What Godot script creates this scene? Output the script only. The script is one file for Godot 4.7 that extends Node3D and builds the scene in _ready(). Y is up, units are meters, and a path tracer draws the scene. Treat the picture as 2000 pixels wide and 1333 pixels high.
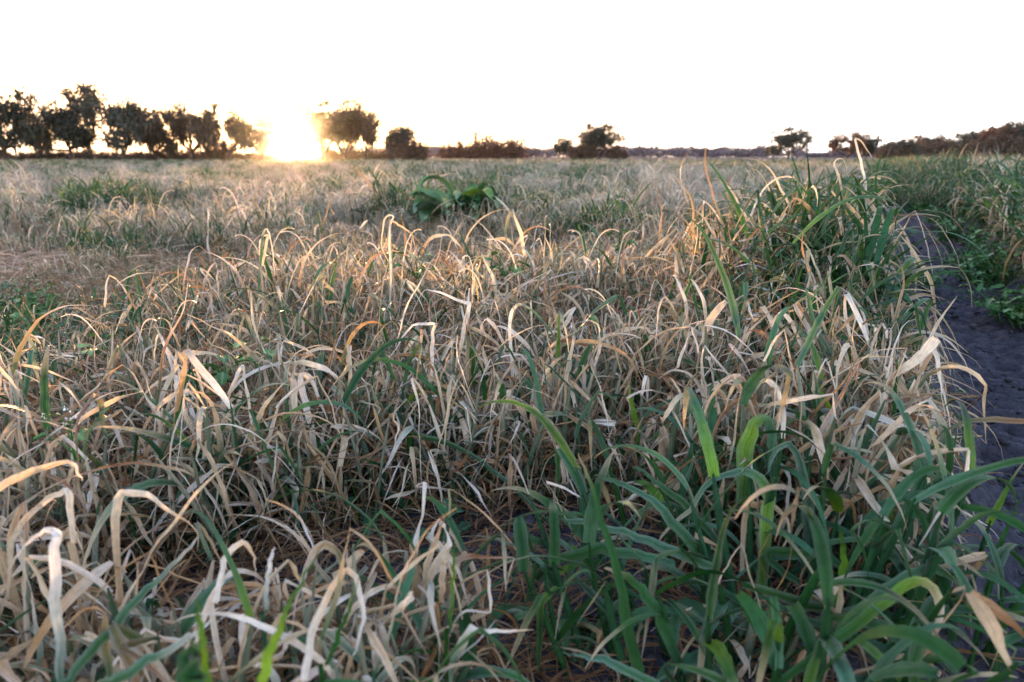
extends Node3D
# A frosted field of cereal at sunrise: a bed of frost-killed plants, a bare furrow on its right side, live oaks on the horizon.
# Frame of the field: "along" runs with the furrow (away from the camera), "across" points to the right of it.

const EYE := 0.55
const PITCH := 15.1
const FOCAL := 1337.0          # focal length in pixels of the 2000 pixel wide photograph
const ALONG := Vector2(0.469, -0.883)
const ACROSS := Vector2(0.883, 0.469)

var cp := cos(deg_to_rad(PITCH))
var sp := sin(deg_to_rad(PITCH))
var noise := FastNoiseLite.new()
var fine := FastNoiseLite.new()
var taken := {}
var M := {}


class Buf:
	var v := PackedVector3Array()
	var n := PackedVector3Array()
	var uv := PackedVector2Array()
	var c := PackedColorArray()
	var i := PackedInt32Array()

	func mesh() -> ArrayMesh:
		var m := ArrayMesh.new()
		if i.size() == 0:
			return m
		var a := []
		a.resize(Mesh.ARRAY_MAX)
		a[Mesh.ARRAY_VERTEX] = v
		a[Mesh.ARRAY_NORMAL] = n
		a[Mesh.ARRAY_TEX_UV] = uv
		a[Mesh.ARRAY_COLOR] = c
		a[Mesh.ARRAY_INDEX] = i
		m.add_surface_from_arrays(Mesh.PRIMITIVE_TRIANGLES, a)
		return m


# Where the pieces of a plant go: one buffer for all (split false), or one per piece.
class Sink:
	var split := false
	var names := []
	var bufs := []

	func next(called: String) -> Buf:
		if split or bufs.is_empty():
			names.append(called)
			bufs.append(Buf.new())
		return bufs[-1]


func numbered(called: String) -> String:
	var k: int = taken.get(called, -1) + 1
	taken[called] = k
	return called if k == 0 else "%s_%03d" % [called, k]


func tag(o: Node, label: String, category := "", group := "", kind := "") -> Node:
	if label:
		o.set_meta("label", label)
	if category:
		o.set_meta("category", category)
	if group:
		o.set_meta("group", group)
	if kind:
		o.set_meta("kind", kind)
	return o


func thing(called: String, where := Vector3.ZERO) -> Node3D:
	var o := Node3D.new()
	o.name = numbered(called)
	add_child(o)
	o.position = where
	return o


func part(called: String, m: Mesh, mat: Material, parent: Node) -> MeshInstance3D:
	var o := MeshInstance3D.new()
	var used := {}
	for ch in parent.get_children():
		used[String(ch.name)] = true
	o.name = called
	var k := 1
	while used.has(String(o.name)):
		o.name = "%s_%03d" % [called, k]
		k += 1
	o.mesh = m
	o.material_override = null
	if m.get_surface_count():
		m.surface_set_material(0, mat)
	parent.add_child(o)
	return o


func pour(sink: Sink, mat: Material, parent: Node) -> void:
	var counts := {}
	for k in sink.bufs.size():
		if sink.bufs[k].i.size() == 0:
			continue
		var o := MeshInstance3D.new()
		var called: String = sink.names[k]
		var nth: int = counts.get(called, 0)
		counts[called] = nth + 1
		o.name = called if nth == 0 else "%s_%03d" % [called, nth]
		o.mesh = sink.bufs[k].mesh()
		o.mesh.surface_set_material(0, mat)
		parent.add_child(o)


func ray(px: float, py: float) -> Vector3:
	var x := (px - 1000.0) / FOCAL
	var y := (666.5 - py) / FOCAL
	return Vector3(x, y * cp - sp, -(cp + y * sp))


func at(px: float, py: float, depth: float) -> Vector3:
	var d := ray(px, py)
	return Vector3(0, EYE, 0) + d * (depth / -d.z)


func across(x: float, z: float) -> float:
	return x * ACROSS.x + z * ACROSS.y


func along(x: float, z: float) -> float:
	return x * ALONG.x + z * ALONG.y


func ramp(a: float, b: float, x: float) -> float:
	var t := clampf((x - a) / (b - a), 0.0, 1.0)
	return t * t * (3.0 - 2.0 * t)


func ellipse(x: float, z: float, cx: float, cz: float, rx: float, rz: float, turn := 0.0) -> float:
	var dx := x - cx
	var dz := z - cz
	var c := cos(turn)
	var s := sin(turn)
	var u := (dx * c + dz * s) / rx
	var w := (-dx * s + dz * c) / rz
	return sqrt(u * u + w * w)


# ---------------------------------------------------------------- the ground

func ground_height(x: float, z: float) -> float:
	var s := across(x, z)
	var a := along(x, z)
	var far := ramp(6.0, 40.0, sqrt(x * x + z * z))
	var h := 0.012 * noise.get_noise_2d(x * 60.0, z * 60.0) + 0.006 * fine.get_noise_2d(x * 300.0, z * 300.0)
	var edge := 0.035 * noise.get_noise_2d(a * 90.0, 5.0)
	var inside := ramp(0.15, 0.27, s + edge) * (1.0 - ramp(0.56, 0.72, s + edge))
	h += ramp(0.56, 0.8, s) * 0.09 * (1.0 - ramp(2.0, 6.0, s))
	var tread := 1.6 * absf(sin(0.5 * (a * 74.0 + 3.0 * noise.get_noise_2d(a * 50.0, s * 80.0) + s * 10.0))) - 0.9
	var lump := 0.028 * tread + 0.040 * noise.get_noise_2d(x * 130.0 + 70.0, z * 130.0) + 0.018 * fine.get_noise_2d(x * 420.0, z * 420.0)
	return (h + inside * (-0.085 + lump)) * (1.0 - far) - inside * far * 0.05


func steps(from_a: float, to_a: float, near: float, grow: float) -> PackedFloat32Array:
	var out := PackedFloat32Array()
	var x := from_a
	var d := near
	while x < to_a:
		out.append(x)
		x += d
		d *= grow
	out.append(to_a)
	return out


func build_ground() -> void:
	var rows := PackedFloat32Array([-30.0, -8.0, -3.0, -1.2, -0.4, 0.0, 0.25])
	rows.append_array(steps(0.45, 4.0, 0.0115, 1.0))
	rows.append_array(steps(4.03, 900.0, 0.03, 1.06))
	var cols := PackedFloat32Array()
	var out_left := steps(0.05, 900.0, 0.03, 1.085)
	for k in range(out_left.size() - 1, -1, -1):
		cols.append(-out_left[k])
	cols.append_array(steps(-0.02, 0.85, 0.0115, 1.0))
	cols.append_array(steps(0.88, 900.0, 0.04, 1.1))
	var b := Buf.new()
	for r in rows:
		for c in cols:
			var p := ALONG * r + ACROSS * c
			b.v.append(Vector3(p.x, ground_height(p.x, p.y), p.y))
			b.uv.append(p)
			b.c.append(Color(1, 1, 1))
	var w := cols.size()
	for r in rows.size():
		for c in w:
			var c0 := maxi(c - 1, 0)
			var c1 := mini(c + 1, w - 1)
			var r0 := maxi(r - 1, 0)
			var r1 := mini(r + 1, rows.size() - 1)
			var dx := b.v[r * w + c1] - b.v[r * w + c0]
			var dz := b.v[r1 * w + c] - b.v[r0 * w + c]
			b.n.append(dx.cross(dz).normalized())
	for r in rows.size() - 1:
		for c in w - 1:
			var q := r * w + c
			b.i.append_array([q, q + w, q + 1, q + 1, q + w, q + w + 1])
	var o := MeshInstance3D.new()
	o.name = numbered("ground")
	o.mesh = b.mesh()
	o.mesh.surface_set_material(0, M.soil)
	add_child(o)
	tag(o, "dark grey sandy soil with a bare lumpy furrow on the right", "", "", "structure")


# ---------------------------------------------------------------- leaves and stems

func strip(b: Buf, p: PackedVector3Array, side: PackedVector3Array, wid: PackedFloat32Array, col: PackedColorArray, fold: float, frost: float, v0: float, vs: float) -> void:
	var n := p.size()
	var first := b.v.size()
	var cf := cos(fold)
	var sf := sin(fold)
	var white := Color(0.76, 0.74, 0.69)
	var run := v0
	for k in n:
		var t := (p[mini(k + 1, n - 1)] - p[maxi(k - 1, 0)]).normalized()
		var s := side[k]
		var nn := s.cross(t).normalized()
		var w := wid[k]
		b.v.append(p[k] - s * (w * cf) + nn * (w * sf))
		b.v.append(p[k])
		b.v.append(p[k] + s * (w * cf) + nn * (w * sf))
		b.n.append(nn * cf + s * sf)
		b.n.append(nn)
		b.n.append(nn * cf - s * sf)
		b.uv.append(Vector2(0, run))
		b.uv.append(Vector2(0.5, run))
		b.uv.append(Vector2(1, run))
		var e := col[k].lerp(white, frost)
		b.c.append(e)
		b.c.append(col[k])
		b.c.append(e)
		if k < n - 1:
			run += (p[k + 1] - p[k]).length() * vs
			var q := first + k * 3
			b.i.append_array([q, q + 3, q + 1, q + 1, q + 3, q + 4, q + 1, q + 4, q + 2, q + 2, q + 4, q + 5])


func tube(b: Buf, p: PackedVector3Array, rad: PackedFloat32Array, col: PackedColorArray, sides: int, v0 := 0.0) -> void:
	var n := p.size()
	var first := b.v.size()
	var ref := Vector3(1, 0, 0)
	var run := v0
	for k in n:
		var t := (p[mini(k + 1, n - 1)] - p[maxi(k - 1, 0)]).normalized()
		var u := (ref - t * ref.dot(t)).normalized()
		ref = u
		var w := t.cross(u)
		for j in sides + 1:
			var g := TAU * j / sides
			var d := u * cos(g) + w * sin(g)
			b.v.append(p[k] + d * rad[k])
			b.n.append(d)
			b.uv.append(Vector2(2.0 * j / sides, run))
			b.c.append(col[k])
		if k < n - 1:
			run += (p[k + 1] - p[k]).length() * 6.0
			for j in sides:
				var q := first + k * (sides + 1) + j
				b.i.append_array([q, q + sides + 1, q + 1, q + 1, q + sides + 1, q + sides + 2])


func vary(rng: RandomNumberGenerator, c: Color, by: float) -> Color:
	var f := 1.0 + rng.randf_range(-by, by)
	var g := rng.randf_range(-by, by) * 0.25
	return Color(c.r * f * (1.0 + g), c.g * f, c.b * f * (1.0 - g))


const STRAW := Color(0.64, 0.495, 0.295)
const PALE := Color(0.78, 0.685, 0.52)
const TAN := Color(0.43, 0.265, 0.115)
const RUST := Color(0.23, 0.105, 0.038)
const GREEN := Color(0.026, 0.098, 0.018)
const DEEP := Color(0.010, 0.054, 0.011)
const BLUE := Color(0.048, 0.135, 0.062)
const LIME := Color(0.13, 0.25, 0.015)


func leaf_colors(rng: RandomNumberGenerator, green: float) -> Array:
	var r := rng.randf()
	if r < green:
		var g := [GREEN, DEEP, BLUE, GREEN, BLUE, LIME][rng.randi() % 6] as Color
		var g2 := [GREEN, DEEP, BLUE, GREEN][rng.randi() % 4] as Color
		var tip: Color = STRAW if rng.randf() < 0.35 else g2
		return [vary(rng, g, 0.25), vary(rng, g2, 0.25), vary(rng, tip, 0.25)]
	if r < green + 0.22:
		return [vary(rng, BLUE, 0.2), vary(rng, PALE if rng.randf() < 0.5 else STRAW, 0.2), vary(rng, STRAW, 0.25)]
	var a := [STRAW, PALE, STRAW, TAN, PALE][rng.randi() % 5] as Color
	var c := [STRAW, PALE, TAN, STRAW, RUST, STRAW, PALE][rng.randi() % 7] as Color
	var d := [STRAW, PALE, TAN, RUST, PALE][rng.randi() % 5] as Color
	if rng.randf() < 0.35:
		a = BLUE.lerp(GREEN, rng.randf())
	return [vary(rng, a, 0.22), vary(rng, c, 0.22), vary(rng, d, 0.22)]


# A leaf that grows from base along dir: it arches, and at the given shares of its length it is snapped downwards.
func leaf(b: Buf, rng: RandomNumberGenerator, base: Vector3, dir: Vector3, length: float, width: float, segs: int, droop: float, kinks: Array, twist: float, fold: float, wob: float, cols: Array, frost: float, blunt: bool, floor_y := -1.0) -> void:
	var p := PackedVector3Array()
	var sd := PackedVector3Array()
	var wd := PackedFloat32Array()
	var cl := PackedColorArray()
	var t := dir.normalized()
	var s := t.cross(Vector3(0, 1, 0))
	if s.length() < 0.05:
		var g := rng.randf() * TAU
		s = Vector3(cos(g), 0, sin(g))
	s = (s - t * s.dot(t)).normalized().rotated(t, rng.randf_range(-0.5, 0.5))
	var pos := base
	var step := length / segs
	var c0: Color = cols[0]
	var c1: Color = cols[1]
	var c2: Color = cols[2]
	for k in segs + 1:
		var u := float(k) / segs
		var w := width * 0.5 * (0.62 + 0.38 * minf(u / 0.2, 1.0)) * (1.0 if blunt else pow(maxf(1.0 - u, 0.0), 0.75))
		w *= 1.0 + rng.randf_range(-0.16, 0.16)
		for q in kinks:
			if absf(u - q) < 0.6 / segs:
				w *= 0.62
		p.append(pos)
		sd.append(s)
		wd.append(maxf(w, 0.0004))
		var c := c0.lerp(c1, u * 2.0) if u < 0.5 else c1.lerp(c2, u * 2.0 - 1.0)
		var f := 1.0 + rng.randf_range(-0.12, 0.12)
		cl.append(Color(c.r * f, c.g * f, c.b * f))
		for q in kinks:
			if u <= q and u + 1.0 / segs > q:
				var ang := rng.randf_range(1.1, 2.5)
				var tr := t.rotated(s, ang)
				var tl := t.rotated(s, -ang)
				t = tr if tr.y < tl.y else tl
				t = t.rotated(Vector3(0, 1, 0), rng.randf_range(-0.5, 0.5))
		if t.y > -0.93:
			t = (t + Vector3(0, -droop / segs * (0.4 + u), 0)).normalized()
		t = t.rotated(s, rng.randf_range(-wob, wob))
		s = (s - t * s.dot(t)).normalized()
		var nn := s.cross(t)
		t = t.rotated(nn, rng.randf_range(-wob, wob) * 0.6)
		s = (s - t * s.dot(t)).normalized().rotated(t, twist / segs * (0.5 + rng.randf()))
		pos += t * step
		if pos.y < floor_y + 0.006:
			pos.y = floor_y + 0.006 + rng.randf() * 0.004
			t = Vector3(t.x, absf(t.y) * 0.2, t.z).normalized()
	strip(b, p, sd, wd, cl, fold, frost, rng.randf() * 4.0, 5.0)


# One shoot of cereal: a sheathed stem with leaves, all snapped and curled by frost as far as they are not green.
func shoot(sink: Sink, rng: RandomNumberGenerator, base: Vector3, h: float, lean: Vector3, green: float, wide: float, segs: int, leaves: int, stem_sides: int, floor_y: float) -> void:
	var up := (Vector3(0, 1, 0) + lean).normalized()
	var p := PackedVector3Array()
	var rd := PackedFloat32Array()
	var cl := PackedColorArray()
	var stem_green := rng.randf() < 0.64 + green
	var c_low := vary(rng, BLUE.lerp(GREEN, rng.randf() * 0.7) if stem_green else TAN, 0.2)
	var c_high := vary(rng, BLUE.lerp(PALE, rng.randf() * 0.6) if stem_green else (PALE if rng.randf() < 0.5 else STRAW), 0.2)
	if green > 0.5:
		c_low = vary(rng, BLUE.lerp(GREEN, rng.randf()), 0.2)
		c_high = vary(rng, GREEN.lerp(BLUE, rng.randf()), 0.2)
	var n := 6
	var bend := Vector3(rng.randf_range(-1, 1), 0, rng.randf_range(-1, 1)) * 0.10 * h
	var r0 := rng.randf_range(0.0020, 0.0043) * wide
	for k in n + 1:
		var u := float(k) / n
		p.append(base + up * (h * u) + bend * u * u)
		rd.append(r0 * (1.0 - 0.3 * u) * (1.0 if k < n else 0.35))
		cl.append(c_low.lerp(c_high, u))
	if h > 0.05:
		tube(sink.next("stem"), p, rd, cl, stem_sides, rng.randf())
	var g0 := rng.randf() * TAU
	for k in leaves:
		var u := clampf(1.0 - 0.22 * k - rng.randf() * 0.06, 0.08, 1.0)
		var q := u * n
		var from := p[mini(int(q), n - 1)].lerp(p[mini(int(q) + 1, n)], q - int(q))
		g0 += PI * 0.85 + rng.randf_range(-0.6, 0.6)
		var out := Vector3(cos(g0), 0, sin(g0))
		var is_green := rng.randf() < green
		var cols := leaf_colors(rng, 1.0 if is_green else 0.0)
		if not is_green and k > 0 and rng.randf() < 0.4:
			cols = [vary(rng, TAN, 0.25), vary(rng, TAN.lerp(STRAW, rng.randf()), 0.25), vary(rng, TAN.lerp(RUST, rng.randf()), 0.25)]
		var rise := rng.randf_range(0.9, 3.0) if k == 0 else rng.randf_range(0.3, 1.5)
		var dir := (out + up * rise).normalized()
		var length := h * rng.randf_range(0.55, 1.0) + 0.05
		var width := rng.randf_range(0.0052, 0.0122) * wide
		if is_green:
			width *= 1.25
			var kinks := [rng.randf_range(0.3, 0.7)] if rng.randf() < 0.4 else []
			leaf(sink.next("leaf"), rng, from, dir, length * 0.85, width, segs, rng.randf_range(0.8, 3.6), kinks, rng.randf_range(-1.2, 1.2), rng.randf_range(0.15, 0.5), 0.07, cols, rng.randf_range(0.0, 0.14), rng.randf() < 0.02, floor_y)
		else:
			var kinks := []
			if rng.randf() < 0.85:
				kinks.append(rng.randf_range(0.08, 0.42))
			if rng.randf() < 0.35:
				kinks.append(rng.randf_range(0.55, 0.85))
			if rng.randf() < 0.4:
				width *= 0.5
			leaf(sink.next("leaf"), rng, from, dir, length, width, segs, rng.randf_range(0.6, 4.2), kinks, rng.randf_range(-5.0, 5.0), rng.randf_range(0.15, 0.9), 0.21, cols, rng.randf_range(0.0, 0.28), rng.randf() < 0.03, floor_y)


func tuft(sink: Sink, rng: RandomNumberGenerator, base: Vector3, h: float, green: float, wide: float, shoots: int, segs: int, leaves: int, sides: int, lean := Vector3.ZERO, spread := 0.028) -> void:
	for k in shoots:
		var g := rng.randf() * TAU
		var off := Vector3(cos(g), 0, sin(g)) * spread * sqrt(rng.randf())
		var l := off * 6.0 + Vector3(rng.randf_range(-0.16, 0.16), 0, rng.randf_range(-0.16, 0.16)) + lean
		shoot(sink, rng, base + off, h * rng.randf_range(0.6, 1.08), l, green, wide, segs, leaves, sides, base.y)


# A leaf along a traced line: points in space, seen broad side from the given direction.
func drawn_leaf(b: Buf, rng: RandomNumberGenerator, pts: Array, width: float, cols: Array, frost: float, roll: float, fold: float, tip := 0.05, root := 0.65) -> void:
	var n := 22
	var p := PackedVector3Array()
	var sd := PackedVector3Array()
	var wd := PackedFloat32Array()
	var cl := PackedColorArray()
	var m := pts.size()
	for k in n + 1:
		var u := float(k) / n
		var f := u * (m - 1)
		var j := mini(int(f), m - 2)
		var t := f - j
		var a: Vector3 = pts[maxi(j - 1, 0)]
		var b0: Vector3 = pts[j]
		var c0: Vector3 = pts[j + 1]
		var d: Vector3 = pts[mini(j + 2, m - 1)]
		p.append(b0.cubic_interpolate(c0, a, d, t) + Vector3(rng.randf_range(-1, 1), rng.randf_range(-1, 1), rng.randf_range(-1, 1)) * 0.0011)
	var view := Vector3(0, EYE, 0)
	var seed_x := rng.randf() * 900.0
	for k in n + 1:
		p[k] += Vector3(fine.get_noise_2d(seed_x, k * 7.0), fine.get_noise_2d(seed_x + 50.0, k * 7.0), fine.get_noise_2d(seed_x + 99.0, k * 7.0)) * width * 0.22
	for k in n + 1:
		var u := float(k) / n
		var t := (p[mini(k + 1, n)] - p[maxi(k - 1, 0)]).normalized()
		var s := t.cross((p[k] - view).normalized())
		if s.length() < 0.1 and k > 0:
			s = sd[k - 1]
		s = (s - t * s.dot(t)).normalized().rotated(t, roll * (u - 0.3) + 0.35)
		if k > 0 and s.dot(sd[k - 1]) < 0.0:
			s = -s
		sd.append(s)
		wd.append(maxf(width * 0.5 * (root + (1.0 - root) * minf(u / 0.25, 1.0)) * maxf(tip, pow(maxf(1.0 - u, 0.0), 0.5)) * (0.8 + 0.3 * absf(sin(u * 4.0 + roll * 9.0)) + rng.randf_range(-0.07, 0.07)), 0.0006))
		var q := u * (cols.size() - 1)
		var j := mini(int(q), cols.size() - 2)
		var c: Color = (cols[j] as Color).lerp(cols[j + 1], q - j)
		var f := 1.0 + rng.randf_range(-0.1, 0.1)
		cl.append(Color(c.r * f, c.g * f, c.b * f))
	strip(b, p, sd, wd, cl, fold, frost, rng.randf() * 4.0, 5.0)


# ---------------------------------------------------------------- what grows where

func plant_cover(x: float, z: float) -> float:
	var s := across(x, z) + 0.03 * noise.get_noise_2d(along(x, z) * 90.0, 5.0)
	var a := along(x, z)
	var stop := lerpf(lerpf(0.07, -0.06, ramp(1.3, 2.2, a)), -0.15, ramp(2.3, 3.6, a))
	if a < 9.0 and s > stop and s < 0.68:
		return 0.0
	if z > -0.44 or ellipse(x, z, 0.06, -0.5, 0.13, 0.16) < 1.0:
		return 0.0
	var d := 1.0
	var wob := 0.18 * noise.get_noise_2d(x * 150.0, z * 150.0)
	if s < 0.2 and z > -5.0:
		d *= clampf(0.95 + 2.4 * fine.get_noise_2d(x * 130.0, z * 130.0), 0.12, 1.0)   # clumps with gaps between
	d *= ramp(0.8, 1.15, ellipse(x, z, -0.13, -0.825, 0.43, 0.132, -0.42) + wob)     # bare strip between the front row and the bed
	d *= ramp(0.85, 1.1, ellipse(x, z, 0.06, -0.66, 0.15, 0.19) + wob)
	d *= 0.3 + 0.7 * ramp(0.8, 1.2, ellipse(x, z, -1.36, -1.85, 0.50, 0.62) + wob)   # weedy hollow
	d *= 0.15 + 0.85 * ramp(0.8, 1.15, ellipse(x, z, -2.7, -3.35, 0.75, 0.35) + wob) # pale bare patch
	d *= 0.06 + 0.94 * ramp(0.85, 1.1, ellipse(x, z, 0.28, -0.68, 0.25, 0.20) + wob * 0.5)
	if x > 0.1 and z > -0.62:
		d *= 0.1
	return d


func plant_height(x: float, z: float) -> float:
	var s := across(x, z)
	var a := along(x, z)
	var r := sqrt(x * x + z * z)
	var n := noise.get_noise_2d(x * 45.0, z * 45.0)
	if s > 0.4:
		return 0.29 + 0.07 * n
	var h := 0.155 + 0.05 * n
	var front := ramp(-2.9, -2.3, z) * ramp(-1.3, -0.75, x)
	h = lerpf(h, 0.195 + 0.015 * ramp(-0.95, -2.2, z) + 0.10 * fine.get_noise_2d(x * 130.0, z * 130.0) + 0.07 * ramp(0.2, 0.9, x) * ramp(-1.2, -2.0, z) + 0.07 * n, front)
	h = lerpf(h, 0.165, ramp(-0.95, -0.75, z))
	var ridge := ramp(-0.5, -0.15, s) * ramp(1.0, 1.7, a)
	h = lerpf(h, 0.225 + 0.11 * ramp(1.4, 2.0, a) + 0.04 * exp(-pow((a - 2.35) / 0.4, 2.0)) - 0.13 * ramp(2.7, 3.6, a) + 0.04 * n, ridge)
	h *= clampf(1.0 + 1.7 * ramp(2.6, 4.5, r) * noise.get_noise_2d(x * 48.0 + 50.0, z * 48.0), 0.45, 1.7)
	h *= 0.5 + 0.5 * ramp(0.7, 1.1, ellipse(x, z, -0.32, -3.7, 0.55, 1.0))
	h *= 0.55 + 0.45 * ramp(0.7, 1.15, ellipse(x, z, -2.0, -2.7, 1.0, 1.1))
	if r > 30.0:
		h *= 0.8
	return h


func plant_green(x: float, z: float) -> float:
	var s := across(x, z)
	var a := along(x, z)
	var r := sqrt(x * x + z * z)
	var g := 0.10 + 0.16 * noise.get_noise_2d(x * 30.0 + 900.0, z * 30.0)
	if r < 6.0:
		g -= 0.05
	if s > 0.45:
		g = 0.2 + 0.5 * (1.0 - ramp(0.7, 1.4, s))
	elif s > -0.6:
		g += 0.54 * ramp(-0.45, -0.10, s) * ramp(1.2, 1.8, a)
	g += 0.3 * (1.0 - ramp(0.7, 1.3, ellipse(x, z, 0.3, -0.68, 0.27, 0.24)))
	g += 0.35 * (1.0 - ramp(0.8, 1.3, ellipse(x, z, -1.36, -1.85, 0.5, 0.62)))
	if r > 4.0:
		g += 0.75 * ramp(0.03, 0.25, noise.get_noise_2d(x * 22.0 - 300.0, z * 22.0))
	g += 0.35 * ramp(22.0, 60.0, r)
	return clampf(g, 0.02, 0.95)


func in_view(x: float, z: float, margin: float) -> bool:
	return z < 0.3 and absf(x) < 0.76 * -z + margin


func many(called: String, mesh_: Mesh, where: Array, tints: PackedColorArray, parent: Node) -> void:
	if where.is_empty():
		return
	var mm := MultiMesh.new()
	mm.transform_format = MultiMesh.TRANSFORM_3D
	mm.use_colors = true
	mm.mesh = mesh_
	mm.instance_count = where.size()
	for k in where.size():
		mm.set_instance_transform(k, where[k])
		mm.set_instance_color(k, tints[k])
	var o := MultiMeshInstance3D.new()
	o.name = called
	o.multimesh = mm
	o.set_meta("kind", "stuff")
	parent.add_child(o, true)


func place(p: Vector3, turn: float, size: float, tip_x := 0.0, tip_z := 0.0) -> Transform3D:
	var bs := Basis(Vector3(0, 1, 0), turn).scaled(Vector3(size, size, size))
	return Transform3D(Basis.from_euler(Vector3(tip_x, 0, tip_z)) * bs, p)


func describe(rng: RandomNumberGenerator, x: float, z: float, h: float, green: float, lean: Vector3) -> String:
	var look := "tan" if green < 0.05 else "straw-coloured" if green < 0.12 else "straw and grey-green" if green < 0.25 else "half green" if green < 0.42 else "mostly green" if green < 0.6 else "fresh green"
	var size := "stunted" if h < 0.13 else "short" if h < 0.155 else "low" if h < 0.18 else "mid-sized" if h < 0.21 else "upright" if h < 0.25 else "tall" if h < 0.32 else "very tall"
	var s := across(x, z)
	var spot := "in the middle of the bed"
	if s > 0.45:
		spot = "on the far furrow bank"
	elif s > -0.03 and z > -1.2:
		spot = "on the edge beside the green clump"
	elif s > -0.03:
		spot = "on the furrow edge"
	elif z > -0.62 and x < 0.0:
		spot = "at the bottom edge" + (" corner" if x < -0.3 else "")
	elif z > -0.8 and x < 0.02:
		spot = "before the bare strip" + (" leftwards" if x < -0.35 else "")
	elif ellipse(x, z, 0.26, -0.66, 0.32, 0.3) < 1.0:
		spot = "inside the green clump"
	elif z > -1.12 and x < -0.35:
		spot = "left of the bare strip"
	elif z > -1.12:
		spot = "just behind the bare strip" + (" rightwards" if x > 0.05 else "")
	elif x < -0.6:
		spot = "near the weedy hollow"
	elif s > -0.45:
		spot = "inside the green ridge"
	elif z < -1.4:
		spot = "far back in the bed"
	var to := "" if lean.length() < 0.06 else " leaning " + ("left" if lean.x < -0.06 else "right" if lean.x > 0.06 else "") + (" forward" if lean.z > 0.06 else " backward" if lean.z < -0.06 else "")
	to = to.replace("  ", " ")
	return "%s %s cereal plant%s %s" % [size, look, to, spot]


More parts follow.
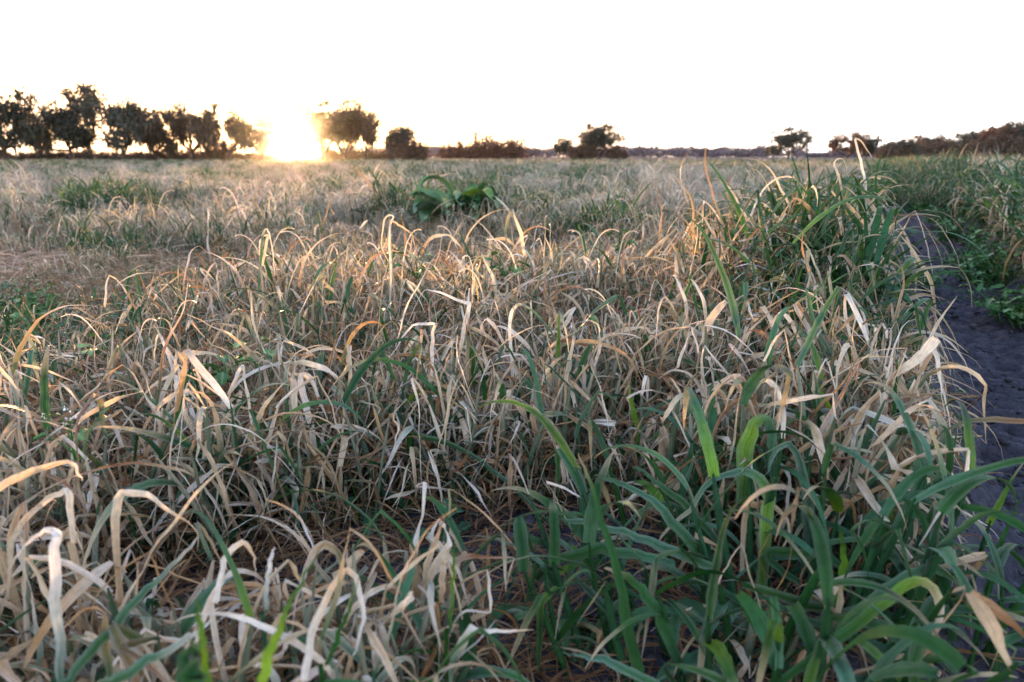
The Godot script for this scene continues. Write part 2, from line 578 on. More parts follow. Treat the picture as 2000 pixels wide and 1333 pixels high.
func build_cereal() -> void:
	var rng := RandomNumberGenerator.new()
	rng.seed = 11
	# candidate spots of the near field, nearest first
	var spots := []
	var cell := 0.041
	var z := -0.30
	while z > -5.2:
		var x := -0.80 * -z - 0.12
		var lim := -x + 0.05
		while x < lim:
			var px := x + rng.randf_range(-0.5, 0.5) * cell
			var pz := z + rng.randf_range(-0.5, 0.5) * cell
			if rng.randf() < plant_cover(px, pz):
				spots.append([px * px + pz * pz, px, pz])
				var s := across(px, pz)
				if s > -0.45 and s < 0.2 and along(px, pz) > 1.2 and along(px, pz) < 3.2:
					var jx := px + rng.randf_range(-0.02, 0.02)
					var jz := pz + rng.randf_range(-0.02, 0.02)
					spots.append([jx * jx + jz * jz, jx, jz])
			x += cell
		z -= cell
		cell = 0.041 * (1.0 + 0.16 * maxf(0.0, -z - 1.4))
	spots.sort_custom(func(a, b): return a[0] < b[0])
	var single := mini(300, spots.size())
	for k in single:
		var x: float = spots[k][1]
		var zz: float = spots[k][2]
		var green := clampf(plant_green(x, zz) + rng.randf_range(-0.08, 0.08), 0.0, 0.95)
		var h := plant_height(x, zz) * rng.randf_range(0.72, 1.12)
		var lean := Vector3(rng.randf_range(-0.16, 0.16), 0, rng.randf_range(-0.16, 0.16))
		var s := across(x, zz)
		if s > 0.0 and s < 0.3:
			lean += Vector3(ACROSS.x, 0, ACROSS.y) * 0.15 * ramp(0.02, 0.1, s)
		var root := thing("cereal_plant", Vector3(x, ground_height(x, zz) - 0.004, zz))
		var sink := Sink.new()
		sink.split = true
		tuft(sink, rng, Vector3.ZERO, h, green, 1.15 + 0.35 * green + 0.3 * ramp(-0.5, -0.1, s), 3, 16, 3, 6, lean, 0.03)
		pour(sink, M.blade, root)
		tag(root, describe(rng, x, zz, h, green, lean), "plant", "frost-killed cereal plants in the near bed")
	# the rest of the field as copies of a few tufts: 3 greens x 10 shapes, near and far builds
	var field := Node3D.new()
	field.name = numbered("dry_grass")
	add_child(field)
	tag(field, "frosted straw coloured cereal covering the field to the trees", "grass", "", "stuff")
	var near_where := []
	var near_tint := []
	var near_mesh := []
	var far_where := []
	var far_tint := []
	var far_mesh := []
	for k in 36:
		var g: float = [0.04, 0.22, 0.65][k % 3]
		var sink := Sink.new()
		tuft(sink, rng, Vector3.ZERO, 0.30, g, 1.15 + 0.3 * g, 4, 14, 3, 5, Vector3.ZERO, 0.04)
		var m: ArrayMesh = sink.bufs[0].mesh()
		m.surface_set_material(0, M.blade)
		near_mesh.append(m)
		near_where.append([])
		near_tint.append(PackedColorArray())
	for k in 24:
		var g: float = [0.04, 0.25, 0.75][k % 3]
		var sink := Sink.new()
		for j in 10:
			var off := Vector3(rng.randf_range(-0.16, 0.16), 0, rng.randf_range(-0.16, 0.16))
			tuft(sink, rng, off, 0.30 * rng.randf_range(0.7, 1.05), g, 1.2, 3, 8, 2, 3, Vector3.ZERO, 0.05)
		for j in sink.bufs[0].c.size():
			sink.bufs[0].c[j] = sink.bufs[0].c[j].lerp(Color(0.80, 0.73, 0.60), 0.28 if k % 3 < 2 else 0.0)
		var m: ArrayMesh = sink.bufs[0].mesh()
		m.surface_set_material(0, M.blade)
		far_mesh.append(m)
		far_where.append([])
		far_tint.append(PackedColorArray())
	for k in range(single, spots.size()):
		var x: float = spots[k][1]
		var zz: float = spots[k][2]
		var green := plant_green(x, zz)
		var h := plant_height(x, zz) * rng.randf_range(0.72, 1.15)
		var pick := kind_of(rng, green) + 3 * (rng.randi() % 12)
		var s := across(x, zz)
		var bend := 0.0
		if s > 0.0 and s < 0.3:
			bend = -0.2 * ramp(0.0, 0.16, s)
		elif s > 0.45 and s < 0.8:
			bend = 0.4
		near_where[pick].append(place(Vector3(x, ground_height(x, zz) - 0.004, zz), rng.randf() * TAU, h / 0.30, rng.randf_range(-0.15, 0.15) + bend * 0.4, rng.randf_range(-0.15, 0.15) + bend))
		near_tint[pick].append(tint_of(rng))
	z = -5.1
	cell = 0.17
	while z > -120.0:
		var x := -0.80 * -z - 0.3
		var lim := -x
		while x < lim:
			var px := x + rng.randf_range(-0.5, 0.5) * cell
			var pz := z + rng.randf_range(-0.5, 0.5) * cell
			if rng.randf() < plant_cover(px, pz):
				var green := plant_green(px, pz)
				var pick := kind_of(rng, green) + 3 * (rng.randi() % 8)
				var h := plant_height(px, pz) * rng.randf_range(0.7, 1.15)
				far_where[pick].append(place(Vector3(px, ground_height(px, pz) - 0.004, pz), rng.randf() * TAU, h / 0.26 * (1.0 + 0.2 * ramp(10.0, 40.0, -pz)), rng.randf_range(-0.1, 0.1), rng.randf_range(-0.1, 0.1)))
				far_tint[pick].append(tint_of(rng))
			x += cell
		z -= cell
		cell = 0.17 + 0.016 * (-z - 5.0)
	var tangle := []
	var tangle_where := []
	var tangle_tint := []
	for k in 12:
		var g: float = [0.03, 0.2, 0.6][k % 3]
		var bb := Buf.new()
		for j in 12:
			var turn := rng.randf() * TAU
			var from := Vector3(rng.randf_range(-0.04, 0.04), rng.randf_range(0.0, 0.11), rng.randf_range(-0.04, 0.04))
			var kinks := [rng.randf_range(0.2, 0.8)] if rng.randf() < 0.6 else []
			leaf(bb, rng, from, Vector3(cos(turn), rng.randf_range(-0.2, 1.1), sin(turn)), rng.randf_range(0.08, 0.19), rng.randf_range(0.003, 0.009), 14, rng.randf_range(0.6, 3.5), kinks, rng.randf_range(-6, 6), rng.randf_range(0.3, 1.0), 0.28, leaf_colors(rng, g) if rng.randf() < 0.5 else [vary(rng, DEEP, 0.3), vary(rng, DEEP, 0.3), vary(rng, GREEN, 0.3)] if rng.randf() < 0.3 else [vary(rng, TAN.lerp(RUST, 0.6), 0.3), vary(rng, TAN.lerp(RUST, rng.randf()), 0.3), vary(rng, TAN.lerp(RUST, 0.5), 0.3)], 0.05, false, 0.0)
		var tm: ArrayMesh = bb.mesh()
		tm.surface_set_material(0, M.blade)
		tangle.append(tm)
		tangle_where.append([])
		tangle_tint.append(PackedColorArray())
	for q in spots:
		if q[0] > 16.0:
			continue
		for j in 2:
			var x: float = q[1] + rng.randf_range(-0.03, 0.03)
			var zz: float = q[2] + rng.randf_range(-0.03, 0.03)
			if plant_cover(x, zz) < 0.5 and rng.randf() < 0.65:
				continue
			var pick := kind_of(rng, plant_green(x, zz)) + 3 * (rng.randi() % 4)
			tangle_where[pick].append(place(Vector3(x, ground_height(x, zz), zz), rng.randf() * TAU, rng.randf_range(0.7, 1.15) * clampf(plant_height(x, zz) / 0.19, 0.6, 1.5)))
			tangle_tint[pick].append(tint_of(rng))
	for k in tangle.size():
		many("tangle", tangle[k], tangle_where[k], tangle_tint[k], field)
	var total := 0
	for k in near_mesh.size():
		many("tuft", near_mesh[k], near_where[k], near_tint[k], field)
		total += near_where[k].size()
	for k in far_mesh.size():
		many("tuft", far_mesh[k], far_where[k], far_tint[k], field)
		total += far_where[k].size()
	print("near spots ", spots.size(), " copies ", total)


func kind_of(rng: RandomNumberGenerator, green: float) -> int:
	var g := green + rng.randf_range(-0.15, 0.15)
	return 0 if g < 0.13 else 1 if g < 0.44 else 2


func tint_of(rng: RandomNumberGenerator) -> Color:
	var f := rng.randf_range(0.78, 1.12)
	return Color(f, f * rng.randf_range(0.95, 1.03), f * rng.randf_range(0.88, 1.06))


func build_litter() -> void:
	var rng := RandomNumberGenerator.new()
	rng.seed = 23
	var root := Node3D.new()
	root.name = numbered("fallen_straw")
	add_child(root)
	tag(root, "dead straw lying on the soil between the plants", "straw", "", "stuff")
	for k in 8:
		var b := Buf.new()
		for j in 14:
			var g := rng.randf() * TAU
			var cols := [vary(rng, RUST, 0.3), vary(rng, TAN.lerp(RUST, rng.randf()), 0.3), vary(rng, TAN, 0.3)]
			leaf(b, rng, Vector3(rng.randf_range(-0.06, 0.06), 0.008 + rng.randf() * 0.012, rng.randf_range(-0.06, 0.06)), Vector3(cos(g), 0.15, sin(g)), rng.randf_range(0.05, 0.16), rng.randf_range(0.002, 0.006), 8, 0.5, [], rng.randf_range(-3, 3), 0.4, 0.25, cols, 0.1, false, 0.0)
		var m := b.mesh()
		m.surface_set_material(0, M.blade)
		var where := []
		var tints := PackedColorArray()
		for j in 220:
			var x := rng.randf_range(-1.4, 1.2)
			var z := rng.randf_range(-2.6, -0.45)
			if j % 7 == 0:
				x = rng.randf_range(-3.5, -1.9)
				z = rng.randf_range(-3.9, -2.6)
			var s := across(x, z)
			if s > 0.06 or not in_view(x, z, 0.1):
				continue
			where.append(place(Vector3(x, ground_height(x, z), z), rng.randf() * TAU, rng.randf_range(0.7, 1.2) * (1.9 if j % 7 == 0 else 1.0)))
			tints.append(tint_of(rng) if j % 7 else Color(1.5, 1.8, 2.4))
		many("straw", m, where, tints, root)


func build_clods() -> void:
	var rng := RandomNumberGenerator.new()
	rng.seed = 47
	var root := Node3D.new()
	root.name = numbered("soil_clods")
	add_child(root)
	tag(root, "dark crumbs and clods of soil in the furrow and on the bare strip", "soil", "", "stuff")
	for k in 6:
		var ball := SphereMesh.new()
		ball.radial_segments = 8
		ball.rings = 5
		ball.radius = 0.5
		ball.height = 1.0
		var arr := ball.get_mesh_arrays()
		var v: PackedVector3Array = arr[Mesh.ARRAY_VERTEX]
		var n: PackedVector3Array = arr[Mesh.ARRAY_NORMAL]
		for j in v.size():
			var f := 1.0 + 1.7 * noise.get_noise_3d(v[j].x * 75.0 + k * 40.0, v[j].y * 60.0, v[j].z * 60.0)
			v[j] = Vector3(v[j].x * f, v[j].y * f * 0.7, v[j].z * f)
		arr[Mesh.ARRAY_VERTEX] = v
		var m := ArrayMesh.new()
		m.add_surface_from_arrays(Mesh.PRIMITIVE_TRIANGLES, arr)
		m.surface_set_material(0, M.clod)
		var where := []
		var tints := PackedColorArray()
		for j in 2600:
			var p: Vector2
			if j % 3 == 0:
				p = Vector2(rng.randf_range(-0.6, 0.35), rng.randf_range(-1.15, -0.45))
			else:
				p = ALONG * (0.6 + 5.5 * pow(rng.randf(), 1.6)) + ACROSS * rng.randf_range(0.1, 0.75)
			var size := 0.002 + 0.020 * pow(rng.randf(), 9.0)
			where.append(place(Vector3(p.x, ground_height(p.x, p.y) + size * 0.1, p.y), rng.randf() * TAU, size, rng.randf_range(-0.4, 0.4)))
			var f := rng.randf_range(0.6, 1.3)
			tints.append(Color(f, f, f))
		many("clod", m, where, tints, root)


# ---------------------------------------------------------------- single leaves that stand out

func stalk_to(sink: Sink, rng: RandomNumberGenerator, top: Vector3, width: float, col: Color) -> void:
	var foot := Vector3(top.x + rng.randf_range(-0.012, 0.012), ground_height(top.x, top.z) - 0.004, top.z - 0.006)
	if top.y - foot.y < 0.03:
		return
	var p := PackedVector3Array()
	var rd := PackedFloat32Array()
	var cl := PackedColorArray()
	for k in 6:
		var u := k / 5.0
		p.append(foot.lerp(top, u) + Vector3(0.004 * sin(u * 5.0), 0, 0))
		rd.append(width * (0.34 - 0.06 * u))
		cl.append(vary(rng, col, 0.08))
	tube(sink.next("stem"), p, rd, cl, 6)


# each leaf: [width in mm, colours, frost, points as px, py, depth in cm one after the other]
func traced(root: Node3D, rng: RandomNumberGenerator, leaves: Array, stalk: bool) -> void:
	var sink := Sink.new()
	sink.split = true
	for q in leaves:
		var pts := []
		var raw: Array = q[3]
		for k in raw.size() / 3:
			var v := at(raw[k * 3], raw[k * 3 + 1], raw[k * 3 + 2] * 0.01)
			v.y = maxf(v.y, 0.01)
			pts.append(v)
		var cols := []
		for c in q[1]:
			cols.append(vary(rng, c, 0.12))
		if stalk:
			stalk_to(sink, rng, pts[0], q[0] * 0.001, cols[0])
		drawn_leaf(sink.next("leaf"), rng, pts, q[0] * (0.00078 if stalk else 0.00095), cols, q[2] * 0.45, rng.randf_range(-2.2, 2.2), rng.randf_range(0.25, 0.6))
	pour(sink, M.blade, root)


func build_traced() -> void:
	var rng := RandomNumberGenerator.new()
	rng.seed = 31
	var clump := thing("green_cereal_clump")
	tag(clump, "big fresh green clump of broad arching cereal leaves beside the furrow", "plant")
	traced(clump, rng, [
		[17, [GREEN, GREEN, GREEN, TAN], 0.05, [1258, 1400, 55, 1215, 1150, 60, 1165, 960, 66, 1130, 886, 70]],
		[22, [DEEP, BLUE, BLUE, BLUE], 0.35, [1590, 1200, 74, 1585, 1060, 78, 1572, 930, 80, 1548, 868, 81, 1515, 880, 81, 1490, 930, 80]],
		[20, [GREEN, LIME, BLUE, BLUE, STRAW], 0.25, [1488, 1220, 70, 1492, 1060, 74, 1500, 965, 76, 1455, 922, 77, 1400, 935, 76, 1340, 1000, 74, 1280, 1060, 73]],
		[28, [GREEN, LIME, BLUE, BLUE], 0.2, [1452, 990, 80, 1462, 870, 84, 1484, 820, 85, 1506, 850, 85, 1512, 960, 84]],
		[30, [DEEP, DEEP, GREEN], 0.12, [1680, 1080, 82, 1640, 950, 86, 1590, 860, 89, 1555, 800, 91]],
		[12, [GREEN, LIME, LIME], 0.0, [1705, 970, 88, 1645, 850, 94, 1598, 748, 98]],
		[14, [DEEP, GREEN, GREEN], 0.05, [1660, 960, 88, 1620, 860, 93, 1572, 740, 98]],
		[10, [GREEN, GREEN, BLUE], 0.05, [1822, 1080, 88, 1852, 930, 92, 1882, 775, 95]],
		[10, [DEEP, GREEN, GREEN], 0.0, [1742, 960, 93, 1747, 820, 97, 1752, 705, 100]],
		[14, [GREEN, GREEN, LIME, STRAW, STRAW, TAN], 0.1, [1500, 1350, 50, 1620, 1262, 53, 1725, 1180, 56, 1800, 1138, 58, 1832, 1180, 58, 1822, 1235, 56, 1740, 1290, 54, 1655, 1328, 52]],
		[16, [GREEN, BLUE, GREEN, GREEN], 0.2, [1600, 1262, 57, 1715, 1165, 62, 1808, 1113, 64, 1868, 1130, 64, 1904, 1165, 63, 1915, 1240, 62]],
		[16, [GREEN, BLUE, BLUE], 0.35, [1400, 1110, 67, 1285, 1062, 70, 1180, 1030, 70, 1098, 1016, 70]],
		[22, [BLUE, GREEN, DEEP], 0.15, [1320, 1100, 66, 1200, 1072, 68, 1100, 1092, 68, 1040, 1106, 68]],
		[17, [GREEN, BLUE, GREEN], 0.25, [1370, 1090, 69, 1300, 1000, 72, 1232, 950, 74, 1168, 930, 75]],
		[13, [DEEP, GREEN, BLUE], 0.2, [1425, 1090, 71, 1345, 990, 75, 1275, 935, 77, 1238, 912, 77]],
		[15, [GREEN, DEEP, BLUE, BLUE], 0.25, [1450, 1140, 59, 1600, 1188, 60, 1725, 1225, 60, 1830, 1290, 60, 1890, 1350, 60]],
		[13, [GREEN, BLUE, BLUE], 0.3, [1300, 1350, 50, 1205, 1300, 52, 1140, 1278, 53, 1093, 1275, 54]],
		[13, [DEEP, GREEN, GREEN], 0.0, [1922, 1200, 67, 1950, 1090, 70, 1998, 958, 73]],
		[12, [STRAW, TAN, STRAW, STRAW, PALE], 0.1, [1450, 1120, 74, 1455, 1005, 77, 1482, 986, 77, 1520, 1000, 77, 1540, 1040, 76, 1502, 1120, 74, 1455, 1210, 72]],
		[11, [TAN, STRAW, STRAW, TAN], 0.05, [1655, 910, 90, 1680, 848, 92, 1735, 832, 93, 1752, 845, 93, 1752, 990, 90]],
		[9, [STRAW, TAN, RUST], 0.0, [1595, 1020, 76, 1640, 986, 78, 1668, 992, 78, 1672, 1100, 76]],
		[12, [PALE, STRAW, PALE], 0.2, [1682, 1060, 75, 1722, 992, 78, 1762, 980, 78, 1792, 1012, 78, 1770, 1100, 77]],
		[17, [DEEP, GREEN, BLUE], 0.15, [1560, 1140, 70, 1500, 1085, 72, 1590, 1080, 71, 1650, 1110, 70, 1700, 1160, 68]],
		[14, [GREEN, DEEP, GREEN], 0.1, [1660, 1000, 82, 1700, 970, 82, 1760, 940, 82, 1830, 900, 83]],
		[16, [DEEP, DEEP, GREEN], 0.05, [1860, 1250, 62, 1840, 1110, 66, 1800, 1010, 70, 1760, 970, 72]],
		[15, [GREEN, LIME, GREEN], 0.0, [1630, 1200, 66, 1650, 1100, 69, 1640, 1030, 72]],
		[18, [DEEP, GREEN, GREEN, STRAW], 0.1, [1330, 1300, 56, 1290, 1200, 59, 1230, 1130, 62, 1180, 1110, 63]],
		[13, [GREEN, DEEP, BLUE], 0.15, [1760, 1340, 52, 1700, 1260, 55, 1560, 1200, 58, 1480, 1160, 60]],
		[11, [GREEN, GREEN, LIME], 0.0, [1980, 1330, 55, 1940, 1230, 58, 1890, 1180, 61]],
	], false)
	var one := [
		["tall pale double-bent stalk standing above the middle of the bed", [
			[14, [PALE, PALE, PALE], 0.3, [842, 860, 113, 842, 740, 116, 846, 650, 119, 850, 632, 119, 800, 640, 118, 758, 705, 116]]]],
		["pale cereal stalk with a long leaf folded into a peak mid-bed", [
			[14, [STRAW, PALE, PALE, STRAW], 0.3, [885, 745, 120, 905, 650, 123, 917, 597, 125, 905, 588, 126, 850, 567, 127, 826, 572, 127, 792, 640, 124]]]],
		["tall straw stalk with a looped top against the far field", [
			[9, [BLUE, PALE, PALE, STRAW, STRAW], 0.2, [760, 700, 150, 763, 560, 155, 762, 450, 159, 768, 424, 160, 752, 428, 160, 744, 480, 159, 762, 515, 158]],
			[7, [STRAW, STRAW, TAN], 0.1, [764, 430, 160, 800, 455, 160, 835, 490, 159]]]],
		["thick bundle of pale sheathed stalks in front of the bed", [
			[20, [STRAW, PALE, PALE, PALE], 0.3, [628, 960, 98, 612, 860, 100, 598, 790, 102, 588, 735, 104, 610, 745, 104, 640, 830, 101]],
			[13, [STRAW, PALE, STRAW], 0.2, [576, 930, 99, 575, 830, 102, 572, 742, 104, 590, 735, 105, 622, 770, 104]]]],
		["lone tall stalk with hooked tip left of centre against the field", [
			[8, [BLUE, BLUE, PALE, STRAW], 0.25, [503, 680, 148, 506, 560, 152, 514, 460, 155, 524, 452, 155, 532, 490, 154, 536, 540, 153]],
			[9, [STRAW, STRAW, PALE], 0.15, [512, 520, 153, 522, 462, 155, 508, 470, 155, 506, 500, 154]]]],
		["bent pale stalk with a leaf snapped over left of the stalk bundle", [
			[11, [BLUE, PALE, PALE, STRAW], 0.25, [395, 900, 98, 440, 790, 101, 468, 722, 104, 476, 724, 104, 482, 790, 103]],
			[13, [PALE, PALE, STRAW], 0.25, [350, 860, 99, 346, 760, 102, 340, 735, 103, 300, 752, 103, 262, 800, 102]]]],
		["pair of long pale leaves slanting down on the left of the bed", [
			[11, [PALE, PALE, STRAW], 0.3, [400, 890, 98, 372, 790, 104, 338, 700, 111, 300, 636, 118]],
			[10, [STRAW, PALE, STRAW], 0.2, [390, 880, 100, 350, 760, 106, 318, 668, 112, 306, 660, 112, 298, 730, 110]]]],
		["single short lime green leaf standing upright among straw", [
			[16, [GREEN, LIME, LIME, STRAW], 0.05, [1250, 880, 104, 1243, 820, 106, 1232, 772, 108, 1230, 742, 109]]]],
		["pointed deep green leaves upright inside the straw right of centre", [
			[20, [DEEP, GREEN, GREEN], 0.05, [1312, 720, 134, 1335, 610, 139, 1352, 528, 142]],
			[15, [LIME, GREEN, GREEN], 0.05, [1372, 700, 134, 1364, 620, 138, 1350, 545, 142]]]],
		["broad frosted green leaf slanting up to the right near the ridge", [
			[24, [BLUE, GREEN, GREEN, BLUE], 0.3, [1420, 752, 124, 1510, 722, 128, 1590, 670, 132, 1668, 612, 136]],
			[20, [BLUE, GREEN, PALE], 0.3, [1655, 690, 132, 1690, 645, 135, 1730, 620, 137]]]],
		["broad dark green leaves on top of the ridge beside the furrow", [
			[22, [DEEP, GREEN, GREEN], 0.05, [1630, 480, 172, 1600, 420, 176, 1566, 362, 180]],
			[22, [DEEP, GREEN, STRAW], 0.05, [1700, 480, 174, 1660, 415, 178, 1625, 372, 181]],
			[18, [GREEN, DEEP, GREEN], 0.1, [1720, 560, 165, 1715, 470, 172, 1690, 420, 176]]]],
		["tallest straw stalks reaching above the horizon by the furrow", [
			[11, [BLUE, PALE, STRAW, STRAW], 0.2, [1692, 430, 200, 1690, 350, 204, 1672, 278, 207, 1680, 274, 207, 1702, 305, 206]],
			[10, [GREEN, PALE, STRAW], 0.15, [1655, 420, 200, 1640, 350, 203, 1630, 318, 205, 1648, 312, 205, 1656, 345, 204]],
			[14, [DEEP, GREEN, GREEN], 0.05, [1716, 420, 200, 1712, 350, 203, 1722, 300, 206]]]],
		["high grey-green arch of one leaf snapped in the middle of the bed", [
			[11, [PALE, PALE, BLUE, BLUE, PALE], 0.3, [1002, 740, 118, 996, 630, 122, 1010, 597, 123, 1040, 608, 122, 1082, 662, 120, 1102, 760, 117, 1108, 850, 114]]]],
		["long green leaf lying across the straw in the middle", [
			[16, [GREEN, GREEN, BLUE, GREEN], 0.3, [805, 848, 100, 870, 866, 99, 940, 903, 97, 1010, 960, 94, 1088, 1038, 91]],
			[12, [BLUE, GREEN, BLUE, DEEP], 0.15, [820, 880, 104, 890, 815, 108, 1020, 825, 108, 1105, 816, 109, 1146, 838, 109]]]],
		["wide pale arched leaf at the left frame edge low in the picture", [
			[14, [BLUE, PALE, PALE, PALE, STRAW], 0.3, [118, 1330, 43, 110, 1160, 47, 112, 1055, 50, 92, 1034, 51, 48, 1062, 50, 12, 1120, 48]]]],
		["straw leaf folded flat over at the left frame edge", [
			[13, [STRAW, PALE, STRAW, STRAW], 0.2, [145, 1060, 59, 138, 965, 62, 120, 962, 62, 60, 1000, 61, 18, 1070, 58, 16, 1180, 55]],
			[14, [STRAW, STRAW, PALE], 0.2, [-30, 970, 60, 60, 925, 63, 135, 905, 64, 155, 940, 63]]]],
		["long warm straw leaf arching right over the front row", [
			[14, [TAN, STRAW, PALE, STRAW, STRAW], 0.2, [232, 1180, 56, 226, 1020, 60, 236, 972, 62, 285, 968, 62, 332, 1008, 61, 378, 1030, 61, 386, 1075, 60]]]],
		["grey-green leaf slanting across the lower left corner", [
			[13, [BLUE, GREEN, BLUE, PALE], 0.3, [120, 1345, 41, 200, 1250, 45, 300, 1140, 51, 388, 1050, 56]],
			[15, [GREEN, BLUE, PALE], 0.3, [175, 1360, 39, 300, 1285, 42, 410, 1215, 46]]]],
		["pale hooked leaf before the bare soil strip", [
			[10, [PALE, PALE, STRAW, PALE], 0.2, [420, 1180, 50, 442, 1090, 53, 478, 1066, 54, 494, 1095, 54, 500, 1140, 53]],
			[7, [BLUE, PALE, PALE], 0.2, [520, 1200, 50, 524, 1110, 53, 535, 1066, 55]]]],
		["pale leaf folded into a narrow arch near the bottom edge", [
			[11, [PALE, STRAW, PALE, PALE], 0.2, [596, 1330, 42, 620, 1200, 47, 672, 1120, 50, 692, 1130, 50, 708, 1200, 48, 690, 1280, 45]],
			[7, [GREEN, GREEN, LIME], 0.0, [636, 1300, 42, 676, 1210, 44, 707, 1118, 46]]]],
		["blurred yellow-green leaf close to the lens at the bottom edge", [
			[11, [LIME, LIME, GREEN, BLUE], 0.05, [508, 1350, 34, 540, 1240, 37, 580, 1160, 40, 632, 1062, 44]]]],
		["blurred bright green blade at the bottom edge left of the yellow-green one", [
			[8, [GREEN, LIME, GREEN], 0.0, [405, 1360, 33, 396, 1260, 35, 385, 1172, 38]],
			[24, [GREEN, DEEP, GREEN], 0.1, [372, 1370, 32, 372, 1300, 33, 380, 1255, 35]]]],
		["thin bright green blade with a pale stump on the bare strip", [
			[6, [GREEN, LIME, GREEN], 0.0, [880, 1230, 52, 884, 1140, 55, 887, 1052, 58]],
			[9, [GREEN, BLUE, BLUE], 0.1, [860, 1250, 57, 950, 1155, 63, 1062, 1094, 68]],
			[12, [TAN, STRAW, STRAW], 0.1, [858, 1180, 58, 866, 1110, 60, 878, 1068, 61]]]],
	]
	for q in one:
		var root := thing("cereal_plant")
		tag(root, q[0], "plant", "single plants that stand out of the bed")
		traced(root, rng, q[1], true)
	# more green leaves that fill the clump
	var fill := thing("green_cereal_clump")
	tag(fill, "lower leaves that fill the foot of the big green clump", "plant")
	var sink := Sink.new()
	sink.split = true
	for k in 60:
		var g := rng.randf() * TAU
		var r := 0.19 * sqrt(rng.randf())
		var x := 0.29 + cos(g) * r * 1.25
		var z := -0.68 + sin(g) * r
		if across(x, z) > 0.12:
			continue
		shoot(sink, rng, Vector3(x, ground_height(x, z) - 0.003, z), rng.randf_range(0.12, 0.21), Vector3(cos(g), 0, sin(g)) * 0.3, 0.88, 1.4, 16, 4, 6, 0.0)
	for k in 12:
		var x := 0.53 + rng.randf_range(-0.09, 0.09)
		var z := -0.66 + rng.randf_range(-0.08, 0.08)
		shoot(sink, rng, Vector3(x, ground_height(x, z) - 0.003, z), rng.randf_range(0.08, 0.15), Vector3(rng.randf_range(-0.2, 0.3), 0, rng.randf_range(-0.2, 0.2)), 0.95, 1.2, 16, 4, 6, ground_height(x, z))
	pour(sink, M.blade, fill)


# ---------------------------------------------------------------- weeds

# A leaf blade as a sheet: grows along dir from base, bends down, cupped about its middle rib; teeth > 0 lobes the edge.
func sheet(b: Buf, rng: RandomNumberGenerator, base: Vector3, dir: Vector3, length: float, width: float, bend: float, cup: float, col: Color, lobes: int, rib: Color) -> void:
	var n := 9
	var m := 3
	var t := dir.normalized()
	var s := t.cross(Vector3(0, 1, 0))
	s = Vector3(1, 0, 0) if s.length() < 0.05 else s.normalized()
	s = s.rotated(t, rng.randf_range(-0.4, 0.4))
	var p := base
	var first := b.v.size()
	for k in n + 1:
		var u := float(k) / n
		var w := width * 0.5 * pow(sin(PI * clampf(0.04 + 0.96 * u, 0, 1) * 0.97 + 0.05), 0.7) * (1.0 - 0.25 * u)
		if lobes > 0:
			w *= 0.78 + 0.22 * absf(sin(u * PI * lobes))
		var nn := s.cross(t).normalized()
		for j in range(-m, m + 1):
			var f := float(j) / m
			var wave := 0.05 * width * sin(u * 11.0 + j * 2.0) * absf(f)
			b.v.append(p + s * (w * f * cos(cup * absf(f))) + nn * (w * absf(f) * sin(cup * absf(f)) + wave))
			b.n.append((nn - s * (f * sin(cup))).normalized())
			b.uv.append(Vector2(f, u))
			b.c.append(vary(rng, rib if j == 0 else col, 0.10))
		t = t.rotated(s, -bend / n * (0.5 + u))
		p += t * length / n
	var row := 2 * m + 1
	for k in n:
		for j in row - 1:
			var q := first + k * row + j
			b.i.append_array([q, q + row, q + 1, q + 1, q + row, q + row + 1])


func weed(called: String, label: String, group: String, where: Vector3, size: float, leaves: int, leaf_len: float, lobes: int, tone: Color, seed_: int, flat := 0.5, flowers := 0) -> void:
	var rng := RandomNumberGenerator.new()
	rng.seed = seed_
	var root := thing(called, where)
	var sink := Sink.new()
	sink.split = true
	var petals := Buf.new()
	for k in leaves:
		var g := rng.randf() * TAU
		var out := Vector3(cos(g), 0, sin(g))
		var up := rng.randf_range(0.2, 1.2) * (1.0 - flat) + 0.15
		var foot := Vector3(rng.randf_range(-1, 1), 0, rng.randf_range(-1, 1)) * size * (0.45 if leaves > 20 else 0.05)
		var end := foot + out * size * rng.randf_range(0.1, 0.55) + Vector3(0, size * up * rng.randf_range(0.4, 1.0), 0)
		var c := vary(rng, tone, 0.3)
		var p := PackedVector3Array([foot, foot.lerp(end, 0.5) + Vector3(0, size * 0.08, 0), end])
		tube(sink.next("stem"), p, PackedFloat32Array([size * 0.012 + 0.0008, size * 0.01 + 0.0006, 0.0007]), PackedColorArray([c, c, c]), 4)
		sheet(sink.next("leaf" if leaves <= 20 else "foliage"), rng, end, (out + Vector3(0, rng.randf_range(-0.4, 0.6), 0)), leaf_len * rng.randf_range(0.7, 1.25), leaf_len * rng.randf_range(0.6, 0.85), rng.randf_range(0.1, 1.2), rng.randf_range(0.1, 0.7), c, lobes, c.lerp(Color(0.3, 0.36, 0.2), 0.35))
		if leaves > 20:
			for j in 3:
				var c2 := vary(rng, tone, 0.35)
				var o2 := Vector3(rng.randf_range(-1, 1), rng.randf_range(-0.2, 0.5), rng.randf_range(-1, 1))
				sheet(sink.bufs[-1], rng, foot.lerp(end, 0.3 + 0.25 * j), o2, leaf_len * rng.randf_range(0.7, 1.2), leaf_len * rng.randf_range(0.5, 0.8), rng.randf_range(0.1, 1.2), rng.randf_range(0.1, 0.7), c2, lobes, c2)
		if k < flowers:
			for j in 5:
				spray(petals, rng, end + Vector3(0, size * 0.25, 0) + Vector3(rng.randf_range(-1, 1), rng.randf_range(-0.4, 1), rng.randf_range(-1, 1)) * size * 0.12, Vector3(0.0016, 0.0013, 0.0016), 5, 0.0013)
	pour(sink, M.weed, root)
	if flowers > 0:
		part("flower", petals.mesh(), M.petal, root)
	tag(root, label, "weed", group)


